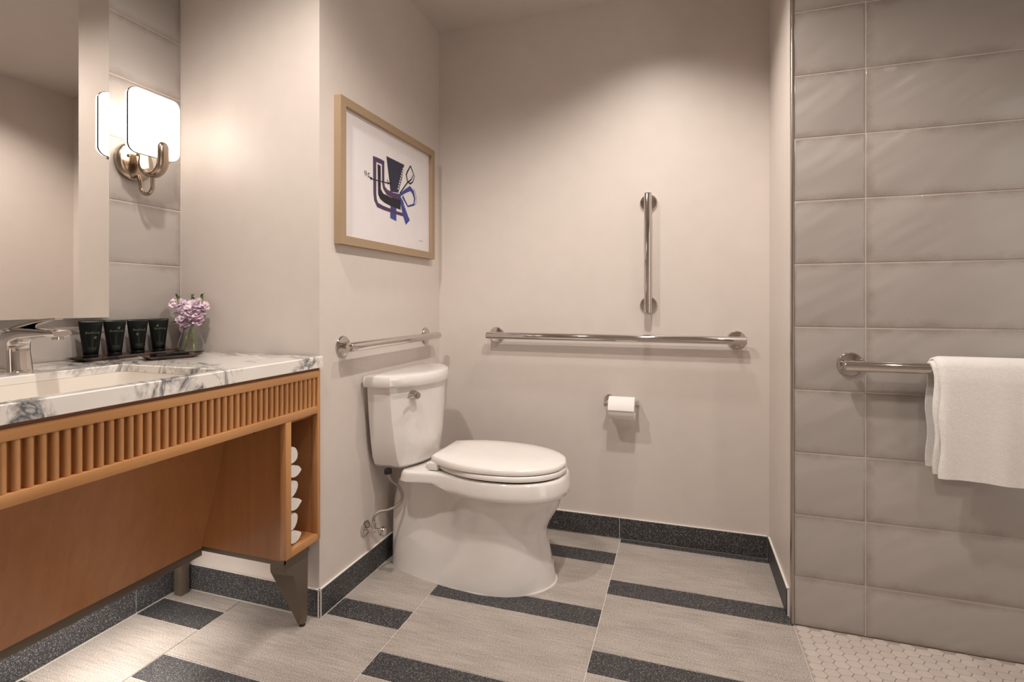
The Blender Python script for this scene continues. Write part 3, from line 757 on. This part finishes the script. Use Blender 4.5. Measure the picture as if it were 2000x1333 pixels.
for sq in ([(1.668, 1.530), (1.672, 1.512), (1.678, 1.532), (1.684, 1.514)], [(1.700, 1.528), (1.690, 1.524), (1.698, 1.516), (1.690, 1.510)], [(1.706, 1.514), (1.71, 1.504), (1.715, 1.516)], [(1.822, 1.531), (1.835, 1.521), (1.828, 1.512)]):
    ink('ink_shape', stroke(sq, .0022), 'ink_black', 4)
for i in range(9):
    f = i/9.0; yb, zb_ = 1.953 - 0.045*f, 1.606 - 0.105*f
    ink('ink_notch', [(yb-0.008, zb_+0.002), (yb+0.001, zb_+0.005), (yb, zb_-0.003), (yb-0.007, zb_-0.004)], 'art_paper', 3)
for i in range(6):
    f = i/6.0; yb, zb_ = 1.957 + 0.043*f, 1.452 - 0.050*f
    ink('ink_notch', [(yb-0.004, zb_), (yb+0.003, zb_+0.004), (yb+0.004, zb_-0.003)], 'art_paper', 3)
ink('ink_notch', [(1.8953, 1.4241), (1.94, 1.4225), (1.94, 1.4170), (1.8953, 1.4165)], 'art_paper', 4)
ink('signature', stroke([(2.09, 1.315), (2.10, 1.318), (2.11, 1.314), (2.125, 1.317)], .0008), 'ink_slate', 1)

# ------------------------------------------------------------------ grab bars
def grab(label, a, b, ins, normal, cat='grab bar', name='grab_bar', stand=0.054, r=0.016):
    a, b, nv = Vector(a), Vector(b), Vector(normal); d = (b-a).normalized()
    t = thing(name, label, cat, (a+b)/2 - nv*stand)
    L = (b-a).length
    pts = [a, a + d*0.0015, a + d*0.004, b - d*0.004, b - d*0.0015, b]
    tube('bar', pts, [r-0.003, r-0.0008, r, r, r-0.0008, r-0.003], 'chrome', t, 24)
    for p in (a + d*ins, b - d*ins):
        q = p - nv*stand
        lathe('flange', [(0.0375, 0.0003), (0.0375, 0.004), (0.034, 0.0085), (0.020, 0.0105), (0.0115, 0.0115)], q, nv, 'chrome', t, 32)
        lathe('post', [(0.0105, 0.010), (0.0105, stand - 0.012)], q, nv, 'chrome', t, 18)
    return t
grab('short polished steel grab bar above the toilet tank', (TX+0.054, 1.515, 0.884), (TX+0.054, 2.205, 0.884), 0.036, (1, 0, 0))
grab('long horizontal polished steel grab bar on the back wall', (-0.868, BY-0.054, 0.884), (0.247, BY-0.054, 0.884), 0.034, (0, -1, 0))
grab('vertical polished steel grab bar on the back wall', (-0.137, BY-0.054, 0.992), (-0.137, BY-0.054, 1.502), 0.034, (0, -1, 0))
grab('steel grab bar on the tiled shower wall holding a towel', (0.468, TY-0.054, 0.845), (1.38, TY-0.054, 0.845), 0.032, (0, -1, 0))

# ------------------------------------------------------------------ toilet paper
th = thing('paper_holder', 'chrome toilet paper holder on the back wall', 'holder', (-0.25, BY-0.03, 0.60))
lathe('flange', [(0.024, 0.0003), (0.024, 0.006), (0.020, 0.010), (0.0, 0.0105)], (-0.3045, BY, 0.607), (0, -1, 0), 'chrome', th, 24)
tube('arm', [(-0.3045, BY-0.008, 0.607), (-0.3045, BY-0.045, 0.607), (-0.307, BY-0.060, 0.604), (-0.312, BY-0.068, 0.600)], 0.008, 'chrome', th, 14)
tube('rod', [(-0.321, BY-0.070, 0.598), (-0.319, BY-0.070, 0.598), (-0.172, BY-0.070, 0.598), (-0.170, BY-0.070, 0.598)], [0.006, 0.0085, 0.0085, 0.006], 'chrome', th, 14)
tube('arm', [(-0.182, BY-0.008, 0.607), (-0.182, BY-0.045, 0.607), (-0.180, BY-0.060, 0.603), (-0.177, BY-0.069, 0.599)], 0.006, 'chrome', th, 12)
tp = thing('toilet_paper', 'white toilet paper roll hanging on its chrome holder', 'toilet paper', (-0.245, BY-0.070, 0.53))
RC = Vector((-0.3015, BY-0.070, 0.5868))
lathe('roll', [(0.020, 0.004), (0.046, 0.004), (0.0475, 0.006), (0.0475, 0.111), (0.046, 0.113), (0.020, 0.113), (0.020, 0.004)], RC, (1, 0, 0), 'paper', tp, 40, False)
pts = []
for i in range(15):
    a = PI*0.42 + i*0.042*PI; rr_ = 0.0482 + 0.0045*max(0, (i-8)/6.0)**2
    pts.append((RC.y + rr_*math.cos(a), RC.z + rr_*math.sin(a)))
V, F = [], []
for i, p in enumerate(pts):
    for off in (0, 0.0007):
        for xx in (RC.x+0.005, RC.x+0.112): V.append((xx, p[0]-off, p[1]+off*0.5))
for i in range(len(pts)-1):
    b = i*4; F += [(b, b+1, b+5, b+4), (b+2, b+3, b+7, b+6), (b, b+2, b+6, b+4), (b+1, b+3, b+7, b+5)]
F += [(0, 1, 3, 2), tuple(len(V)-4+i for i in (0, 1, 3, 2))]
mesh('loose_sheet', V, F, 'paper', tp, True, 60)

# ------------------------------------------------------------------ towel on the shower bar
def bath_towel():
    t = thing('bath_towel', 'white terry towel folded over the shower grab bar', 'towel', (0.93, TY-0.054, 0.52))
    X0, X1 = 0.690, 1.20; yb, zb_ = TY-0.054, 0.845
    rnd = random.Random(11)
    def sheet(nm, ro, zf, zbk, x0, x1, th, phase):
        path = []
        nz = 18
        for i in range(nz): path.append((yb - ro - 0.006*math.sin(i/nz*2.4), zf + (zb_ - zf)*i/nz, 0))
        for i in range(13):
            a = PI - PI*i/12; path.append((yb + ro*math.cos(a), zb_ + ro*math.sin(a), 1))
        for i in range(1, nz+1): path.append((yb + ro + 0.0015*math.sin(i/nz*3), zb_ - (zb_ - zbk)*i/nz, 0))
        nx = 40; V = []; F = []; n = len(path)
        for s in (0, 1):
            for j in range(nx+1):
                fx = j/nx; x = x0 + (x1-x0)*fx
                for i, (yy, zz, k) in enumerate(path):
                    pa = path[max(0, i-1)]; pb = path[min(n-1, i+1)]; ty, tz = pb[0]-pa[0], pb[1]-pa[1]; l = math.hypot(ty, tz)
                    ny, nzv = -tz/l, ty/l                      # outward
                    tt = th*(1.0 if s == 0 else 0.0)
                    e = min(fx, 1-fx)*(x1-x0); tt *= min(1.0, 0.45 + e/0.012)
                    fall = max(0.0, (zb_ - zz)/(zb_-zf)) if i < nz else 0.0
                    wob = (0.005*math.sin(x*26 + phase) + 0.003*math.sin(x*61 + phase*2))*min(1, fall*1.6)
                    hem = 0.004*math.sin(x*17 + phase)*fall
                    V.append((x + 0.003*math.sin(zz*40 + phase)*(1 if fx < 0.02 else 0), yy + ny*tt + (-abs(wob) if i < nz else 0), zz + nzv*tt + hem))
        per = (nx+1)*n
        for s in (0, 1):
            for j in range(nx):
                for i in range(n-1):
                    a = s*per + j*n + i; F.append((a, a+1, a+n+1, a+n))
        for j in range(nx):
            for i in (0, n-1):
                a = j*n+i; F.append((a, a+n, a+n+per, a+per))
        for i in range(n-1):
            for j in (0, nx):
                a = j*n+i; F.append((a, a+1, a+1+per, a+per))
        mesh(nm, V, F, 'terry', t, True, 80)
    sheet('inner_fold', 0.0170, 0.548, 0.556, X0-0.004, X1-0.006, 0.009, 0.4)
    sheet('outer_fold', 0.0275, 0.534, 0.552, X0+0.006, X1, 0.010, 1.7)
bath_towel()

# ------------------------------------------------------------------ toilet
TC = 1.883
to = thing('toilet', 'white two-piece toilet with closed lid against the side wall', 'toilet', (-0.75, TC, 0.0))
def outline(xb, xm, xf, hwb, hwm, n=18, pw=2.0, pb=3.0):
    """plan outline: rear superellipse (xb..xm) and front ellipse (xm..xf)"""
    pts = []
    for i in range(2*n):
        a = 2*PI*i/(2*n); c, s = math.cos(a), math.sin(a)
        if c >= 0: x = xm + (xf-xm)*abs(c)**(2/pw); y = hwm*math.copysign(abs(s)**(2/pw), s)
        else:
            x = xm - (xm-xb)*abs(c)**(2/pb); f = (xm-x)/(xm-xb); y = math.copysign(abs(s)**(2/pb), s)*(hwm + (hwb-hwm)*min(1, f*1.25)**1.3)
        pts.append((x, y))
    return pts
def sec(z, *a, **k): return [(x, TC+y, z) for x, y in outline(*a, **k)]
n36 = 32
def catmull(P_, n):
    out = []
    for i in range(len(P_)-1):
        p0, p1, p2, p3 = (Vector(P_[max(i-1, 0)]), Vector(P_[i]), Vector(P_[i+1]), Vector(P_[min(i+2, len(P_)-1)]))
        for k in range(n):
            t_ = k/n; out.append(0.5*((2*p1) + (p2-p0)*t_ + (2*p0-5*p1+4*p2-p3)*t_*t_ + (3*p1-p0-3*p2+p3)*t_**3))
    out.append(Vector(P_[-1])); return out
PED = [  # (z, half outline from rear centre to front tip)
 (0.000, [(-1.106, 0), (-1.100, .060), (-1.060, .096), (-0.985, .123), (-0.900, .145), (-0.820, .158), (-0.740, .166), (-0.660, .167), (-0.590, .155), (-0.530, .127), (-0.482, .083), (-0.454, .040), (-0.446, 0)]),
 (0.060, [(-1.106, 0), (-1.100, .058), (-1.060, .090), (-0.985, .112), (-0.900, .130), (-0.820, .144), (-0.740, .156), (-0.660, .158), (-0.590, .147), (-0.534, .120), (-0.490, .078), (-0.464, .038), (-0.456, 0)]),
 (0.130, [(-1.106, 0), (-1.100, .056), (-1.060, .085), (-0.985, .100), (-0.900, .112), (-0.820, .128), (-0.740, .144), (-0.665, .149), (-0.600, .139), (-0.546, .114), (-0.504, .074), (-0.480, .036), (-0.472, 0)]),
 (0.190, [(-1.106, 0), (-1.100, .054), (-1.060, .080), (-0.985, .092), (-0.900, .099), (-0.825, .116), (-0.750, .136), (-0.675, .143), (-0.610, .135), (-0.556, .111), (-0.514, .072), (-0.489, .035), (-0.481, 0)]),
 (0.228, [(-1.104, 0), (-1.098, .052), (-1.058, .076), (-0.985, .087), (-0.900, .092), (-0.830, .111), (-0.760, .137), (-0.685, .148), (-0.615, .141), (-0.553, .116), (-0.505, .076), (-0.475, .037), (-0.467, 0)]),
 (0.265, [(-1.100, 0), (-1.094, .050), (-1.055, .074), (-0.985, .084), (-0.900, .088), (-0.838, .106), (-0.772, .138), (-0.695, .155), (-0.615, .150), (-0.545, .124), (-0.490, .082), (-0.456, .040), (-0.444, 0)]),
 (0.305, [(-1.090, 0), (-1.085, .050), (-1.050, .074), (-0.985, .084), (-0.905, .090), (-0.845, .107), (-0.780, .143), (-0.700, .1635), (-0.615, .160), (-0.540, .133), (-0.479, .088), (-0.441, .044), (-0.428, 0)]),
 (0.343, [(-1.080, 0), (-1.075, .050), (-1.045, .074), (-0.985, .086), (-0.910, .094), (-0.850, .110), (-0.785, .147), (-0.700, .168), (-0.612, .165), (-0.536, .138), (-0.474, .091), (-0.434, .046), (-0.420, 0)])]
lv = []
for z, h_ in PED: lv.append([Vector((p[0], p[1], z)) for p in catmull([(q[0], q[1], 0) for q in h_], 4)])
ped = []
cols_ = [catmull([L[i] for L in lv], 4) for i in range(len(lv[0]))]
for k in range(len(cols_[0])):
    half = [c[k] for c in cols_]
    ped.append([(p.x, TC - max(0, p.y), p.z) for p in half] + [(p.x, TC + max(0, p.y), p.z) for p in half[-2:0:-1]])
loft('pedestal', ped, 'ceramic', to, True, True, 70)
# rim with the rear deck
def rim_out(g):
    half = [(-1.020, 0.060), (-1.018, 0.140), (-1.005, 0.163), (-0.98, 0.170), (-0.93, 0.166), (-0.88, 0.158), (-0.84, 0.156), (-0.80, 0.163), (-0.75, 0.176), (-0.70, 0.1855), (-0.65, 0.189), (-0.60, 0.1875), (-0.55, 0.180), (-0.50, 0.1655), (-0.46, 0.145), (-0.43, 0.119), (-0.41, 0.089), (-0.398, 0.052), (-0.394, 0.0)]
    pts = [(x, -y) for x, y in half] + [(x, y) for x, y in half[::-1][1:]]
    cx_ = -0.68
    out = []
    for x, y in pts:
        l = math.hypot(x-cx_, y); out.append((x - (x-cx_)/l*g, y - y/l*g))
    return out
def rs(z, g, dz=0.0): 
    return [(x, TC+y, z + dz*max(0, min(1, (-0.80-x)/0.08))) for x, y in rim_out(g)]
loft('rim', [rs(0.341, 0.03, 0.028), rs(0.341, 0.003, 0.028), rs(0.344, 0.0, 0.026), rs(0.36, 0.001, 0.016), rs(0.395, 0.006, 0.0), rs(0.402, 0.010, 0.0), rs(0.405, 0.016, 0.0)], 'ceramic', to, True, True, 50)
box('deck_block', (-1.04, -0.80), (TC-0.080, TC+0.080), (0.30, 0.385), 'ceramic', to, 0.02, 3)
loft('caulk_bead', [sec(z, -1.108-e, -0.70, -0.443+e, 0.132+e, 0.168+e, n36) for z, e in ((0.0, 0.0015), (0.004, 0.0))], 'caulk', to, True, True)
def seat_out(g, xb=-0.905, xf=-0.404, hw=0.183):
    pts = []
    n = 40
    for i in range(n+1):
        f = i/n; x = xb + (xf-xb)*f
        # egg shape: wide at 45 %, squared rear
        u_ = (f-0.46)/0.54 if f > 0.46 else (0.46-f)/0.46
        y = hw*(1-u_**2.35)**(0.5) if f > 0.46 else hw*(0.60 + 0.40*(1-u_**2.2))
        pts.append((x, y))
    P_ = [(x, -y) for x, y in pts] + [(x, y) for x, y in pts[::-1][1:]]
    cx_ = -0.66; out = []
    for x, y in P_:
        l = math.hypot(x-cx_, y); out.append((x-(x-cx_)/l*g, y-y/l*g))
    return out
def ss(z, g, **k): return [(x, TC+y, z + (0.010*(-0.404-x)/0.5 if z > 0.442 else 0)) for x, y in seat_out(g, **k)]
loft('seat', [ss(0.4115, 0.004, xb=-0.87), ss(0.4125, 0.001, xb=-0.87), ss(0.418, 0.0, xb=-0.87), ss(0.427, 0.0015, xb=-0.87), ss(0.4305, 0.006, xb=-0.87)], 'seat_plastic', to, True, True, 50)
loft('seat_buffer', [ss(0.404, 0.012, xb=-0.85), ss(0.412, 0.012, xb=-0.85)], 'rubber', to, True, True)
loft('lid', [ss(0.4325, 0.006), ss(0.4333, 0.0025), ss(0.4385, 0.0015), ss(0.446, 0.0035), ss(0.450, 0.009), ss(0.4525, 0.022), ss(0.4555, 0.034), ss(0.459, 0.075), ss(0.460, 0.12)], 'seat_plastic', to, True, True, 60)
loft('lid_gap_shade', [ss(0.4300, 0.0065, xb=-0.868), ss(0.4328, 0.0065, xb=-0.868)], 'rubber', to, True, True)  # black sheet standing in for the shade between seat and lid
box('lid_hinge_side', (-0.906, -0.868), (TC-0.128, TC+0.128), (0.408, 0.436), 'seat_plastic', to, 0.004, 2)
for s in (-1, 1): box('hinge', (-0.930, -0.890), (TC+s*0.083-0.02, TC+s*0.083+0.02), (0.4045, 0.424), 'seat_plastic', to, 0.004, 2)
# tank
def tank_sec(z, hw, xs, xf, xbk=-1.118, n=24, r=0.014):
    """flat back, short straight sides to xs, bowed front to xf"""
    hw += 0.004; xf += 0.006
    pts = [(xbk, -hw+r*0.3), (xbk, hw-r*0.3), (xbk+0.004, hw)]
    pts += [(xbk + (xs-xbk)*f, hw + 0.0*f) for f in (0.3, 0.6, 0.88)]
    for i in range(n+1):
        a = -1 + 2*i/n; yy = -a*hw*0.985; q = 1 - abs(a)**2.0
        pts.append((xs + (xf-xs)*q + (0.006 if abs(a) < 1 else 0)*0, yy))
    pts += [(xbk + (xs-xbk)*f, -hw) for f in (0.88, 0.6, 0.3)] + [(xbk+0.004, -hw)]
    return [(x, TC+0.003+y, z) for x, y in pts]
loft('tank', [tank_sec(0.409, 0.120, -1.03, -0.985), tank_sec(0.412, 0.150, -1.015, -0.967), tank_sec(0.422, 0.163, -1.008, -0.957), tank_sec(0.45, 0.176, -1.010, -0.947), tank_sec(0.52, 0.190, -1.014, -0.938),
              tank_sec(0.60, 0.2005, -1.018, -0.933), tank_sec(0.67, 0.2075, -1.020, -0.931), tank_sec(0.724, 0.2115, -1.022, -0.931)], 'ceramic', to, True, True, 26)
loft('tank_lid', [tank_sec(0.7225, 0.215, -1.02, -0.929, -1.121), tank_sec(0.724, 0.2245, -1.013, -0.918, -1.124), tank_sec(0.731, 0.2275, -1.010, -0.915, -1.125), tank_sec(0.753, 0.2275, -1.010, -0.915, -1.125), tank_sec(0.762, 0.2235, -1.014, -0.919, -1.122), tank_sec(0.7665, 0.213, -1.024, -0.930, -1.114), tank_sec(0.7685, 0.18, -1.05, -0.955, -1.09)], 'ceramic', to, True, True, 30)
fh = Vector((-0.957, 1.742, 0.690)); fn = Vector((0.90, -0.43, 0)).normalized()
HUB = lathe('flush_hub', [(0.0165, -0.012), (0.0165, 0.003), (0.0135, 0.007), (0.0135, 0.020), (0.0125, 0.022), (0.0, 0.0225)], fh, fn, 'chrome', to, 26)
tv = Vector((-0.43, -0.90, 0)).normalized()
tube('lever_arm', [fh + fn*0.014 + tv*0.008, fh + fn*0.016 + tv*0.025 - Vector((0, 0, 0.002)), fh + fn*0.018 + tv*0.042 - Vector((0, 0, 0.004))], [0.005, 0.0042, 0.0035], 'chrome', HUB, 12, flat=(1.0, 1.0))

# water supply
ws = thing('supply_valve', 'chrome water stop valve with steel hose below the tank', 'valve', (TX+0.02, 1.69, 0.15))
lathe('escutcheon', [(0.030, 0.0003), (0.030, 0.003), (0.022, 0.009), (0.010, 0.012)], (TX, 1.690, 0.184), (1, 0, 0), 'chrome', ws, 26)
VB = lathe('valve_body', [(0.0075, 0.008), (0.0075, 0.028), (0.012, 0.029), (0.012, 0.046), (0.0085, 0.047), (0.0085, 0.056), (0.0065, 0.058), (0.0065, 0.066)], (TX, 1.690, 0.184), (1, 0, 0), 'chrome', ws, 18)
lathe('handle', [(0.004, 0.064), (0.014, 0.066), (0.0165, 0.071), (0.0165, 0.080), (0.013, 0.085), (0.0, 0.0865)], (TX, 1.690, 0.184), (1, 0, 0), 'chrome', VB, 10)
lathe('outlet_nut', [(0.008, 0.0), (0.0095, 0.001), (0.0095, 0.014), (0.0065, 0.016), (0.0065, 0.024)], (TX+0.0375, 1.690, 0.194), (0, 0, 1), 'chrome', ws, 12)
def bez(P_, n=8):
    out = []
    for i in range(len(P_)-1):
        p0 = Vector(P_[max(i-1, 0)]); p1 = Vector(P_[i]); p2 = Vector(P_[i+1]); p3 = Vector(P_[min(i+2, len(P_)-1)])
        for k in range(n):
            t_ = k/n; out.append(0.5*((2*p1) + (p2-p0)*t_ + (2*p0-5*p1+4*p2-p3)*t_*t_ + (3*p1-p0-3*p2+p3)*t_**3))
    out.append(Vector(P_[-1])); return out
tube('hose', bez([(-1.0995, 1.690, 0.214), (-1.0995, 1.692, 0.232), (-1.088, 1.706, 0.247), (-1.062, 1.738, 0.247), (-1.038, 1.768, 0.258), (-1.030, 1.780, 0.286), (-1.036, 1.766, 0.325), (-1.052, 1.735, 0.360), (-1.060, 1.726, 0.388)]), 0.0056, 'steel_braid', ws, 12)
lathe('tank_nut', [(0.0135, 0.0), (0.0145, 0.002), (0.0145, 0.016), (0.011, 0.018)], (-1.060, 1.726, 0.388), (0, 0, 1), 'rubber', ws, 10)

# ------------------------------------------------------------------ LED strip under the vanity
led = thing('led_strip', 'slim light strip fixed under the vanity metal rail', 'light strip', (-1.53, 0.9, 0.235))
box('channel', (-1.545, -1.510), (0.25, 1.27), (0.232, 0.242), 'bronze_metal', led)
box('diffuser', (-1.541, -1.514), (0.26, 1.26), (0.2295, 0.232), 'led', led)
